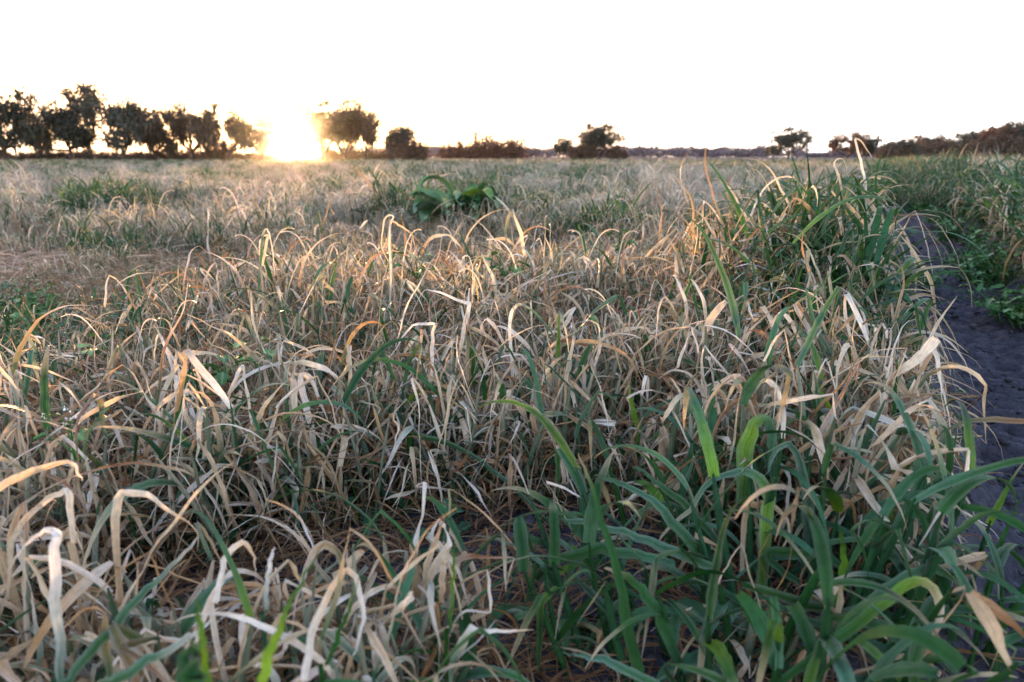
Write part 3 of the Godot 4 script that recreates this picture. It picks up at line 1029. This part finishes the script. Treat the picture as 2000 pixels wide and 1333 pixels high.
func on_soil(px: float, py: float) -> Vector3:
	var d := ray(px, py)
	var p := Vector3(0, EYE, 0) + d * (EYE / -d.y)
	p.y = ground_height(p.x, p.z)
	return p


func build_weeds() -> void:
	# the big broad-leaved plant in the middle of the field
	var rng := RandomNumberGenerator.new()
	rng.seed = 61
	var big := thing("broadleaf_weed", Vector3(at(893, 420, 4.9).x, 0.03, -4.9))
	tag(big, "large dark green broad-leaved plant with one leaf curling above the straw", "plant")
	var sink := Sink.new()
	sink.split = true
	# out x, up, out z, length, width, bend, tone
	var plan := [[-0.25, 1.0, 0.1, 0.36, 0.11, 2.9, 0], [0.45, 0.85, -0.1, 0.17, 0.12, 1.6, 1]]
	for k in 34:
		var g := TAU * k / 34.0 + rng.randf_range(-0.25, 0.25)
		var right := 1.0 if cos(g) > -0.1 else 0.75
		plan.append([cos(g) * 1.1, rng.randf_range(0.1, 1.1) * right, sin(g), rng.randf_range(0.15, 0.24) * (1.15 if cos(g) > 0.2 else 1.0), rng.randf_range(0.17, 0.25), rng.randf_range(0.8, 2.0), [2, 2, 0, 2, 1][k % 5] if cos(g) > -0.3 else 3 if k % 2 else 0])
	for q in plan:
		var dir := Vector3(q[0], q[1], q[2]).normalized()
		var tone: Color = [Color(0.08, 0.16, 0.06), Color(0.085, 0.17, 0.03), Color(0.035, 0.11, 0.03), Color(0.12, 0.18, 0.10)][q[6]]
		var neck := dir * rng.randf_range(0.06, 0.17) + Vector3(0, 0.10, 0)
		tube(sink.next("stem"), PackedVector3Array([Vector3.ZERO, neck * 0.6 + Vector3(0, 0.02, 0), neck + dir * 0.02]), PackedFloat32Array([0.010, 0.008, 0.006]), PackedColorArray([tone, tone, tone]), 6)
		sheet(sink.next("leaf"), rng, neck, dir + Vector3(0, 0.25, 0), q[3], q[4], q[5], 0.5, tone, 0, tone.lerp(Color(0.4, 0.45, 0.3), 0.5))
	pour(sink, M.weed, big)
	var dark := Color(0.03, 0.085, 0.035)
	var mid := Color(0.055, 0.14, 0.035)
	var pale := Color(0.12, 0.22, 0.07)
	weed("mallow_weed", "frosted lobed-leaf weed sprouting from the straw left of centre", "", at(505, 730, 1.18), 0.07, 9, 0.035, 3, pale, 201, 0.2)
	weed("mallow_weed", "small lobed weed with reddish stem lying left of the hollow edge", "", at(195, 690, 1.35), 0.05, 6, 0.030, 3, pale, 202, 0.3)
	weed("mallow_weed", "round-leaved weed deep in the straw below the frosted one", "", at(440, 745, 1.12), 0.08, 9, 0.035, 3, mid, 203, 0.4)
	var floor_group := "dark leafy weeds on the soil"
	weed("ground_weed", "dark rosette weed behind the bare strip left of the centre", floor_group, on_soil(722, 1010), 0.07, 8, 0.045, 3, dark, 204, 0.5)
	weed("ground_weed", "dark rosette weed behind the bare strip at the centre", floor_group, on_soil(862, 1060), 0.06, 7, 0.042, 3, dark, 205, 0.5)
	weed("ground_weed", "dark weed in the front corner of the bare strip on the left", floor_group, on_soil(440, 1060), 0.07, 8, 0.045, 3, dark, 206, 0.5)
	weed("ground_weed", "dark broad weed at the foot of the green clump", floor_group, on_soil(1430, 1310), 0.09, 10, 0.055, 3, dark, 207, 0.5)
	weed("ground_weed", "dark weed on the soil left of the green clump", floor_group, on_soil(1085, 1240), 0.06, 8, 0.04, 3, dark, 208, 0.6)
	weed("ground_weed", "dark weed at the bottom edge below the thin bright blade", floor_group, on_soil(880, 1315), 0.05, 7, 0.04, 3, dark, 209, 0.6)
	weed("ground_weed", "dark weed in the shade under the right side of the bed", floor_group, on_soil(1345, 830), 0.09, 9, 0.05, 3, dark, 210, 0.4)
	weed("ground_weed", "broad dark weed under the leaning stalks at the furrow edge", floor_group, on_soil(1655, 800), 0.12, 8, 0.08, 0, dark, 211, 0.5)
	weed("ground_weed", "green weed among straw near the top of the bed", floor_group, at(815, 545, 1.7), 0.07, 9, 0.035, 3, mid, 212, 0.3)
	weed("ground_weed", "green weed near the back of the bed right of centre", floor_group, at(985, 540, 1.7), 0.07, 9, 0.035, 3, mid, 213, 0.3)
	weed("ground_weed", "small dark weed against the far straw right of centre", floor_group, at(1205, 490, 2.2), 0.07, 9, 0.035, 3, mid, 214, 0.3)
	var hollow := "low weeds in the hollow on the left"
	var says := ["at its near left corner", "in its middle", "at its right rim", "at its back", "low on its near side", "by the left frame edge", "at its far left corner", "under the straw on its right"]
	for k in 8:
		var px: float = [20, 110, 190, 70, 60, 8, 30, 235][k]
		var py: float = [760, 700, 690, 640, 740, 690, 620, 660][k]
		weed("leafy_weed", "bushy small-leaved green weed in the left hollow " + says[k], hollow, on_soil(px, py), 0.16, 40, 0.028, 2, mid if k % 2 else dark, 220 + k, 0.25)
	weed("flowering_weed", "weed with tiny white flower heads at the left of the bed", "", at(150, 900, 0.80), 0.07, 7, 0.02, 2, mid, 240, 0.2, 4)
	weed("flowering_weed", "weed with tiny white flowers at the edge of the furrow", "", at(1835, 800, 1.28), 0.06, 7, 0.02, 2, mid, 241, 0.2, 5)
	var bank := "weeds on the far furrow bank"
	var where := ["nearest the frame edge", "beside the furrow bend", "largest and darkest", "behind the largest", "small at the foot", "small where the furrow narrows"]
	for k in 6:
		var px: float = [1960, 1905, 1890, 1850, 1815, 1790][k]
		var py: float = [600, 530, 500, 455, 430, 405][k]
		weed("leafy_weed", "bushy dark green weed on the far furrow bank " + where[k], bank, on_soil(px, py) + Vector3(0.08, 0.02, 0.04), [0.22, 0.25, 0.30, 0.24, 0.22, 0.22][k], 56, 0.045, 2, mid, 250 + k, 0.3)
	weed("leafy_weed", "low green weed growing on the furrow floor below the ridge", bank, on_soil(1800, 545), 0.13, 30, 0.035, 2, mid, 260, 0.6)
	var tufts := "green tufts standing out of the far straw"
	for k in 6:
		var px: float = [742, 797, 1205, 1470, 640, 360][k]
		var dist: float = [9.0, 6.5, 7.5, 6.0, 8.0, 8.5][k]
		var g := at(px, 400, dist)
		var root := thing("green_tuft", Vector3(g.x, 0, g.z))
		var sk := Sink.new()
		for j in 14:
			shoot(sk, rng, Vector3(rng.randf_range(-0.15, 0.15), 0, rng.randf_range(-0.1, 0.1)), rng.randf_range(0.2, 0.28), Vector3(rng.randf_range(-0.3, 0.3), 0, rng.randf_range(-0.2, 0.2)), 0.95, 1.1, 9, 4, 4, 0.0)
		part("foliage", sk.bufs[0].mesh(), M.blade, root)
		tag(root, "green tuft in the far straw " + ["below the fan-shaped oak", "left of the large broad-leaved plant", "right of the broad-leaved plant below the dense round tree", "nearest the tall ridge grass", "below the sun", "below the open thin oak"][k], "grass tuft", tufts)


# ---------------------------------------------------------------- trees

func limb(b: Buf, rng: RandomNumberGenerator, from: Vector3, dir: Vector3, length: float, radius: float, level: int, tips: Array, rise: float, sides: int, col: Color) -> void:
	var p := PackedVector3Array()
	var rd := PackedFloat32Array()
	var cl := PackedColorArray()
	var n := 5
	var t := dir.normalized()
	var pos := from
	for k in n + 1:
		var u := float(k) / n
		p.append(pos)
		rd.append(maxf(radius * (1.0 - 0.55 * u), 0.012))
		cl.append(col)
		t = (t + Vector3(rng.randf_range(-0.3, 0.3), rng.randf_range(-0.16, 0.22) + rise * 0.12, rng.randf_range(-0.3, 0.3))).normalized()
		pos += t * length / n
	tube(b, p, rd, cl, sides)
	tips.append([p[n], level])
	if level >= 2:
		tips.append([p[3], level])
	if level >= 3:
		return
	var kids := 3 if level == 1 else 3
	for k in kids:
		var f := 0.45 + 0.55 * (k + rng.randf() * 0.6) / kids
		var q := p[clampi(int(f * n), 1, n)]
		var g := rng.randf() * TAU
		var side := Vector3(cos(g), rng.randf_range(-0.15, 0.75), sin(g))
		limb(b, rng, q, t * 0.75 + side * 0.9, length * rng.randf_range(0.5, 0.75), radius * 0.48, level + 1, tips, rise, 4, col)


func oak(called: String, label: String, group: String, where: Vector3, height: float, width: float, seed_: int, leafy: float, mat: Material, moss: float, upright := 0.0, low := 0.22, fill := 4) -> void:
	var rng := RandomNumberGenerator.new()
	rng.seed = seed_
	var root := thing(called, where)
	var wood := Buf.new()
	var tips := []
	var bark := Color(0.075, 0.055, 0.042)
	var fork := height * low * 0.8
	var r := height * 0.030
	var tp := PackedVector3Array()
	var tr := PackedFloat32Array()
	var tc := PackedColorArray()
	var lean := Vector3(rng.randf_range(-0.12, 0.12), 0, rng.randf_range(-0.1, 0.1))
	for k in 6:
		var u := k / 5.0
		tp.append(Vector3(0, -0.1, 0) + Vector3(lean.x, 1, lean.z) * fork * 1.1 * u + lean * sin(u * 4.0) * 0.4)
		tr.append(r * (1.5 - 0.6 * pow(u, 0.5)))
		tc.append(bark)
	tube(wood, tp, tr, tc, 8)
	var top := tp[5]
	var boughs := 5 + rng.randi() % 2
	for k in boughs:
		var g := TAU * (k + rng.randf_range(-0.3, 0.3)) / boughs
		var tall := rng.randf_range(-0.05, 1.3) + upright
		var d := Vector3(cos(g) * width / height * 1.4, tall, sin(g) * width / height * 1.2)
		limb(wood, rng, top.lerp(tp[3], rng.randf() * 0.5), d, height * rng.randf_range(0.36, 0.5), r * 0.62, 1, tips, upright, 6, bark)
	# bring the crown to the measured height and width
	var lo := Vector3(1e9, 1e9, 1e9)
	var hi := -lo
	for q in tips:
		lo = lo.min(q[0])
		hi = hi.max(q[0])
	var sy := (height - fork - 0.5) / maxf(hi.y - fork, 0.1)
	var sx := 1.02 * width / maxf(hi.x - lo.x + 0.6, 0.1)
	for k in wood.v.size():
		wood.v[k] = fit(wood.v[k], fork, sx, sy)
	part("trunk", wood.mesh(), M.bark, root)
	var b := Buf.new()
	for q in tips:
		if q[1] < 2 or rng.randf() > leafy:
			continue
		var c := fit(q[0], fork, sx, sy)
		var size := height * rng.randf_range(0.05, 0.11)
		spray(b, rng, c, Vector3(size * 1.35, size * 0.8, size * 1.35), int(46.0 * rng.randf_range(0.5, 1.4)), height * 0.025)
		if rng.randf() < moss:
			for j in 5:
				var o := c + Vector3(rng.randf_range(-1, 1), rng.randf_range(-0.6, 0.1), rng.randf_range(-1, 1)) * size
				hang(b, rng, o, rng.randf_range(0.5, 1.6), 0.16)
	for k in fill:
		var d := Vector3(rng.randfn(), rng.randfn(), rng.randfn()).normalized() * pow(rng.randf(), 0.5)
		var mid := fork + (height - fork) * 0.55
		var c := Vector3(d.x * width * 0.46, mid + d.y * (height - fork) * 0.44, d.z * width * 0.4)
		var size := height * rng.randf_range(0.06, 0.12)
		spray(b, rng, c, Vector3(size * 1.4, size * 0.9, size * 1.4), int(60.0 * rng.randf_range(0.6, 1.3)), height * 0.032)
	part("crown", b.mesh(), mat, root)
	tag(root, label, "tree", group)


func fit(v: Vector3, fork: float, sx: float, sy: float) -> Vector3:
	var k := ramp(0.0, fork * 1.5, v.y)
	return Vector3(v.x * lerpf(1.0, sx, k), v.y if v.y < fork else fork + (v.y - fork) * sy, v.z * lerpf(1.0, sx, k))


func spray(b: Buf, rng: RandomNumberGenerator, c: Vector3, size: Vector3, count: int, leaf_size: float) -> void:
	var base := vary(rng, Color(0.9, 0.9, 0.9), 0.3)
	for k in count:
		var d := Vector3(rng.randfn(0, 0.5), rng.randfn(0, 0.5), rng.randfn(0, 0.5))
		var p := c + d * size
		var t := Vector3(rng.randf_range(-1, 1), rng.randf_range(-1, 1), rng.randf_range(-1, 1)).normalized()
		var s := t.cross(Vector3(rng.randf_range(-1, 1), rng.randf_range(-1, 1), rng.randf_range(-1, 1))).normalized()
		var l := leaf_size * rng.randf_range(0.6, 1.5)
		var w := l * 0.42
		var nn := s.cross(t)
		var f := vary(rng, base, 0.18)
		var q := b.v.size()
		b.v.append_array([p - t * l, p + s * w, p + t * l, p - s * w])
		b.n.append_array([nn, nn, nn, nn])
		b.uv.append_array([Vector2(0.5, 0), Vector2(1, 0.5), Vector2(0.5, 1), Vector2(0, 0.5)])
		b.c.append_array([f, f, f, f])
		b.i.append_array([q, q + 2, q + 1, q, q + 3, q + 2])


func hang(b: Buf, rng: RandomNumberGenerator, p: Vector3, l: float, w: float) -> void:
	var g := rng.randf() * TAU
	var s := Vector3(cos(g), 0, sin(g)) * w
	var nn := Vector3(-sin(g), 0, cos(g))
	var e := p + Vector3(rng.randf_range(-0.15, 0.15), -l, rng.randf_range(-0.15, 0.15))
	var f := Color(1.3, 1.25, 1.15)
	var q := b.v.size()
	b.v.append_array([p - s, p + s, e + s * 0.2, e - s * 0.2])
	b.n.append_array([nn, nn, nn, nn])
	b.uv.append_array([Vector2(0, 0), Vector2(1, 0), Vector2(1, 1), Vector2(0, 1)])
	b.c.append_array([f, f, f, f])
	b.i.append_array([q, q + 1, q + 2, q, q + 2, q + 3])


func far_at(px: float, dist: float) -> Vector3:
	return Vector3(dist * (px - 1000.0) / FOCAL * cp, 0, -dist)


func rise_at(py: float, dist: float) -> float:
	var d := ray(1000, py)
	return EYE + dist * d.y / -d.z


# px, top, crown width in px, distance
func row_tree(px: float, top: float, wide: float, dist: float, label: String, group: String, seed_: int, leafy: float, mat: Material, moss: float, upright := 0.0, low := 0.22, fill := 4) -> void:
	oak("oak_tree", label, group, far_at(px, dist), rise_at(top, dist) * (1.07 if dist < 110.0 else 1.0), wide / FOCAL * dist * cp, seed_, leafy, mat, moss, upright, low, fill)


func bush(called: String, label: String, group: String, px: float, top: float, wide: float, dist: float, seed_: int, mat: Material, stems: bool) -> void:
	var rng := RandomNumberGenerator.new()
	rng.seed = seed_
	var root := thing(called, far_at(px, dist))
	var h := rise_at(top, dist) * (1.5 if stems else 1.2)
	var w := wide / FOCAL * dist * cp
	var wood := Buf.new()
	var b := Buf.new()
	for k in 26:
		var g := rng.randf() * TAU
		var r := sqrt(rng.randf()) * w * 0.5
		var foot := Vector3(cos(g) * r, 0, sin(g) * r * 0.6)
		var hh := h * (1.0 - 0.5 * pow(r / (w * 0.5), 2.0)) * rng.randf_range(0.4, 1.05)
		var p := PackedVector3Array([foot, foot * 1.05 + Vector3(rng.randf_range(-0.3, 0.3), hh * 0.5, 0), foot * 1.1 + Vector3(rng.randf_range(-0.5, 0.5), hh, 0)])
		tube(wood, p, PackedFloat32Array([0.05, 0.035, 0.012]), PackedColorArray([Color(0.08, 0.06, 0.045), Color(0.08, 0.06, 0.045), Color(0.08, 0.06, 0.045)]), 4)
		var clumps := 3 if stems else 5
		for j in clumps:
			var u := (j + 0.6) / clumps
			var c := p[0].lerp(p[2], u)
			var s := h * 0.13 + 0.25
			spray(b, rng, c, Vector3(s * (0.8 if stems else 1.2), s, s), 24 if stems else 34, h * 0.035 + 0.07)
	part("stem", wood.mesh(), M.bark, root)
	part("foliage", b.mesh(), mat, root)
	tag(root, label, "bush", group)


func build_trees() -> void:
	var row := "moss-hung oaks in the tree row on the left horizon"
	var d := 100.0
	row_tree(12, 176, 130, d, "large dark oak cut by the left edge of the picture", row, 101, 0.95, M.oak, 0.5, 0.0, 0.2, 2)
	row_tree(72, 222, 70, d + 6, "slim dark oak between the two tall oaks at the left end", row, 102, 0.95, M.oak, 0.5, 0.0, 0.2, 2)
	row_tree(140, 180, 125, d, "tall dark oak with a broad flat crown, third from the left end", row, 103, 0.95, M.oak, 0.5, 0.0, 0.2, 2)
	row_tree(240, 170, 135, d - 3, "tallest and densest dark oak of the left row", row, 104, 0.95, M.oak, 0.5, 0.0, 0.2, 2)
	row_tree(306, 212, 85, d + 2, "low dense oak touching the right side of the tallest oak", row, 105, 0.95, M.oak, 0.5, 0.0, 0.2, 2)
	row_tree(376, 206, 85, d + 3, "open thin oak with see-through crown left of the leaning limbs", row, 106, 0.60, M.oak, 0.5)
	row_tree(446, 210, 110, d, "oak with long drooping limbs two trees left of the sun", row, 107, 0.69, M.oak, 0.6)
	row_tree(513, 224, 76, d + 4, "glowing small oak just left of the sun", row, 108, 0.6, M.oak, 0.4)
	row_tree(632, 206, 92, d + 2, "glowing reddish oak just right of the sun", row, 109, 0.62, M.oak, 0.3, 0.75, 0.12, 5)
	row_tree(676, 200, 95, d, "twin-trunked oak with fan-shaped crown right of the sun", row, 110, 0.95, M.oak, 0.3, 0.75, 0.12, 5)
	row_tree(716, 214, 62, d + 5, "oak at the right of the fan-shaped group", row, 111, 0.77, M.oak, 0.3, 0.75, 0.12, 5)
	row_tree(782, 240, 60, d + 5, "small oak standing alone at the end of the left row", row, 112, 0.77, M.oak, 0.3, 0.3)
	var bushes := "bushes at the foot of the left tree row"
	for k in 17:
		var px := -10.0 + k * 47.0
		if absf(px - 575.0) < 45.0:
			continue
		bush("bush", "low brown bush under the oaks " + ["at the left edge", "below the slim oak", "below the broad flat crown", "left of the tallest trunk", "right of the tallest trunk", "below the low dense oak", "left of the open thin oak", "right of the open thin oak", "left of the drooping limbs", "below the drooping limbs", "left of the glowing small oak", "below the glowing small oak", "beside the sun", "below the glowing reddish oak", "below the fan-shaped crown", "right of the fan-shaped group", "before the lone small oak"][k], bushes, px, 291 + (k * 7) % 9, 56, d + 7 + (k * 5) % 7, 300 + k, M.brush, false)
	bush("bush", "round brown bush leaning on the lone small oak", bushes, 805, 274, 56, d + 3, 330, M.brush, false)
	var mid := "trees standing alone across the far field"
	for k in 6:
		bush("thicket", "bare reddish thicket " + ["at the left end of the middle scrub", "second in the middle scrub", "third and palest of the middle scrub", "tallest of the middle scrub", "with upright twigs in the middle scrub", "at the right end of the middle scrub"][k], "scrub on the middle of the horizon", 880 + k * 26, [284, 280, 276, 272, 277, 276][k], 36, 175, 340 + k, M.red, true)
	row_tree(1100, 265, 44, 160, "thin pale tree beside the dense round one at mid horizon", mid, 120, 0.6, M.oak, 0.2, 0.6, 0.22, 10)
	row_tree(1172, 240, 92, 160, "dense round dark tree at mid horizon", mid, 121, 1.0, M.oak, 0.2, 0.2, 0.14, 38)
	bush("bush", "brown bush at the foot of the dense round tree", mid, 1140, 276, 50, 158, 350, M.brush, false)
	bush("bush", "low bush right of the dense round tree", mid, 1205, 284, 40, 158, 351, M.brush, false)
	row_tree(1540, 247, 90, 150, "lone round tree standing clear left of the tall grass", mid, 522, 1.0, M.oak, 0.2, 0.1, 0.2, 44)
	row_tree(1655, 254, 74, 150, "russet tree rising behind the tall green grass tips", mid, 123, 1.0, M.red, 0.2, 0.4, 0.16, 26)
	row_tree(1692, 262, 44, 152, "dark tree right of the russet one behind the grass tips", mid, 124, 1.0, M.oak, 0.2, 0.2, 0.16, 24)
	var wood := "trees of the wood on the right horizon"
	var rng := RandomNumberGenerator.new()
	rng.seed = 77
	var says := ["low leading tree at the left end", "ragged tree second from the left end", "russet tree third from the left end", "tree with pointed crown before the tall part", "rusty orange tree at the dip", "dark tree where the wood begins to rise", "rounded tree on the rising edge", "broad dark tree in the tall part", "russet topped tree in the tall part", "tallest dark tree near the frame edge", "tree cut by the right edge of the picture", "tree standing beyond the right edge"]
	for k in 12:
		var px := 1738.0 + k * 26.0
		var top: float = [276, 268, 262, 260, 266, 258, 252, 246, 240, 236, 234, 232][k] + rng.randf_range(-2, 2)
		row_tree(px, top, 58, 150 + rng.randf_range(-6, 8), says[k] + " of the right wood", wood, 140 + k, 1.0, M.red if k in [2, 4, 8] else M.oak, 0.1, 0.4, 0.08, 45)
	for k in 9:
		bush("bush", "undergrowth bush " + ["first", "second", "third", "fourth", "fifth", "sixth", "seventh", "eighth", "last"][k] + " from the left along the right wood", "bushes along the right wood", 1735 + k * 33, 284 - k * 2, 44, 144, 370 + k, M.brush, false)
	# the far woods behind everything
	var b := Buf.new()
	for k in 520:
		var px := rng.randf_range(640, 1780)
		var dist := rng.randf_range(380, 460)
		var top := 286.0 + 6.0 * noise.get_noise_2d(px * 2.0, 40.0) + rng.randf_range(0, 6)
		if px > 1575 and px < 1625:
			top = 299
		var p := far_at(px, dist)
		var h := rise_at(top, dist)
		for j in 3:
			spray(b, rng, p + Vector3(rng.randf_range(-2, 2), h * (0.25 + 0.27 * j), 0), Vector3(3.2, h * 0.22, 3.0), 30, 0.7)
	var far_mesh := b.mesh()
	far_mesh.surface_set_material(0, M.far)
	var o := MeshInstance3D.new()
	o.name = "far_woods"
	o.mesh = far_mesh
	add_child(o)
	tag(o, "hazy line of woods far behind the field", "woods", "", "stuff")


# ---------------------------------------------------------------- materials

func tex_from(img: Image) -> ImageTexture:
	return ImageTexture.create_from_image(img)


func make_materials() -> void:
	var rng := RandomNumberGenerator.new()
	rng.seed = 5
	# long veins and small blotches of a dry leaf
	var w := 64
	var h := 512
	var img := Image.create(w, h, false, Image.FORMAT_RGB8)
	var bump := Image.create(w, h, false, Image.FORMAT_RGB8)
	var vein := PackedFloat32Array()
	for x in w:
		vein.append(0.83 + 0.09 * sin(x * TAU / 12.8) + rng.randf_range(-0.07, 0.07))
	var n1 := FastNoiseLite.new()
	n1.seed = 3
	n1.frequency = 0.02
	for y in h:
		for x in w:
			var f := vein[x] + 0.26 * n1.get_noise_2d(x * 3.0, y * 0.6) + 0.12 * n1.get_noise_2d(x * 1.0 + 400.0, y * 3.0)
			if absf(x - w * 0.5) < 1.5:
				f += 0.08
			f = clampf(f, 0.35, 1.0)
			img.set_pixel(x, y, Color(f, f * 0.995, f * 0.98).linear_to_srgb())
			var g := clampf(0.5 + (vein[x] - 0.83) * 2.6, 0, 1)
			bump.set_pixel(x, y, Color(g, g, g))
	var m := StandardMaterial3D.new()
	m.vertex_color_use_as_albedo = true
	m.albedo_texture = tex_from(img)
	m.roughness = 0.5
	m.metallic_specular = 0.2
	m.heightmap_enabled = true
	m.heightmap_texture = tex_from(bump)
	m.heightmap_scale = 0.06
	m.backlight_enabled = true
	m.backlight = Color(0.75, 0.75, 0.75)
	m.cull_mode = BaseMaterial3D.CULL_DISABLED
	M.blade = m
	# soil
	var s := StandardMaterial3D.new()
	var nt := NoiseTexture2D.new()
	nt.width = 512
	nt.height = 512
	nt.seamless = true
	var fn := FastNoiseLite.new()
	fn.seed = 9
	fn.frequency = 0.02
	fn.fractal_octaves = 6
	fn.fractal_gain = 0.62
	nt.noise = fn
	var grad := Gradient.new()
	grad.set_color(0, Color(0.016, 0.016, 0.018).linear_to_srgb())
	grad.set_color(1, Color(0.085, 0.083, 0.092).linear_to_srgb())
	nt.color_ramp = grad
	var nh := NoiseTexture2D.new()
	nh.width = 512
	nh.height = 512
	nh.seamless = true
	var fh := FastNoiseLite.new()
	fh.seed = 21
	fh.frequency = 0.012
	fh.fractal_octaves = 7
	fh.fractal_gain = 0.6
	nh.noise = fh
	s.albedo_texture = nt
	s.heightmap_enabled = true
	s.heightmap_texture = nh
	s.heightmap_scale = 1.5
	s.uv1_triplanar = true
	s.uv1_world_triplanar = true
	s.uv1_scale = Vector3(2.6, 2.6, 2.6)
	s.roughness = 0.95
	s.metallic_specular = 0.2
	M.soil = s
	M.clod = plain(Color(0.050, 0.049, 0.054), 0.95, 0.0)
	M.bark = plain(Color(1, 1, 1), 0.9, 0.0)
	M.oak = plain(Color(0.065, 0.066, 0.042), 0.7, 0.5)
	M.brush = plain(Color(0.13, 0.085, 0.05), 0.8, 0.5)
	M.red = plain(Color(0.16, 0.085, 0.05), 0.8, 0.5)
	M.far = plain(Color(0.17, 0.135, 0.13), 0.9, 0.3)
	M.weed = plain(Color(1, 1, 1), 0.45, 0.55)
	M.petal = plain(Color(0.8, 0.8, 0.78), 0.6, 0.5)


func plain(c: Color, rough: float, through: float) -> StandardMaterial3D:
	var m := StandardMaterial3D.new()
	m.albedo_color = c.linear_to_srgb()
	m.vertex_color_use_as_albedo = true
	m.roughness = rough
	m.metallic_specular = 0.3
	m.cull_mode = BaseMaterial3D.CULL_DISABLED
	if through > 0.0:
		m.backlight_enabled = true
		m.backlight = Color(through, through, through)
	return m


func _ready() -> void:
	# camera
	var cam := Camera3D.new()
	cam.name = "camera"
	add_child(cam)
	cam.position = Vector3(0, EYE, 0)
	cam.rotation_degrees = Vector3(-PITCH, 0, 0)
	var lens := CameraAttributesPhysical.new()
	lens.frustum_focal_length = 24.0
	lens.frustum_focus_distance = 1.25
	lens.exposure_aperture = 5.6
	lens.frustum_far = 3000.0
	lens.frustum_near = 0.02
	cam.attributes = lens
	cam.fov = 2.0 * rad_to_deg(atan(666.5 / FOCAL))
	cam.far = 3000.0
	cam.near = 0.02
	cam.current = true
	# sky, air, exposure
	var env := Environment.new()
	env.background_mode = Environment.BG_SKY
	var sky_mat := ProceduralSkyMaterial.new()
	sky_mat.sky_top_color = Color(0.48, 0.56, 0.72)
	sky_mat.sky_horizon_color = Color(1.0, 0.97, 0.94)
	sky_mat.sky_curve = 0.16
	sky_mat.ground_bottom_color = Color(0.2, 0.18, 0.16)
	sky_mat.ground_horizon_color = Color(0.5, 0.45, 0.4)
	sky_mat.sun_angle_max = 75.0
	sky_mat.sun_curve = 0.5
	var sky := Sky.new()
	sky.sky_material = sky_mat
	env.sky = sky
	env.tonemap_mode = Environment.TONE_MAPPER_LINEAR
	env.tonemap_exposure = 5.3
	env.sdfgi_enabled = true
	env.ssao_enabled = true
	env.ssil_enabled = true
	env.volumetric_fog_enabled = true
	env.volumetric_fog_density = 0.00004
	env.volumetric_fog_albedo = Color(1.0, 0.96, 0.94)
	env.volumetric_fog_anisotropy = 0.978
	var we := WorldEnvironment.new()
	we.name = "world"
	we.environment = env
	add_child(we)
	var sun := DirectionalLight3D.new()
	sun.name = "sun"
	sun.light_color = Color(1.0, 0.77, 0.54)
	sun.light_energy = 1.4
	sun.light_angular_distance = 0.6
	sun.shadow_enabled = true
	add_child(sun)
	sun.look_at_from_position(Vector3.ZERO, -ray(575, 258), Vector3.UP)

	noise.seed = 4
	noise.frequency = 0.02
	noise.fractal_octaves = 3
	fine.seed = 8
	fine.frequency = 0.03
	fine.fractal_octaves = 3
	make_materials()
	build_ground()
	build_trees()
	build_cereal()
	build_traced()
	build_weeds()
	build_litter()
	build_clods()
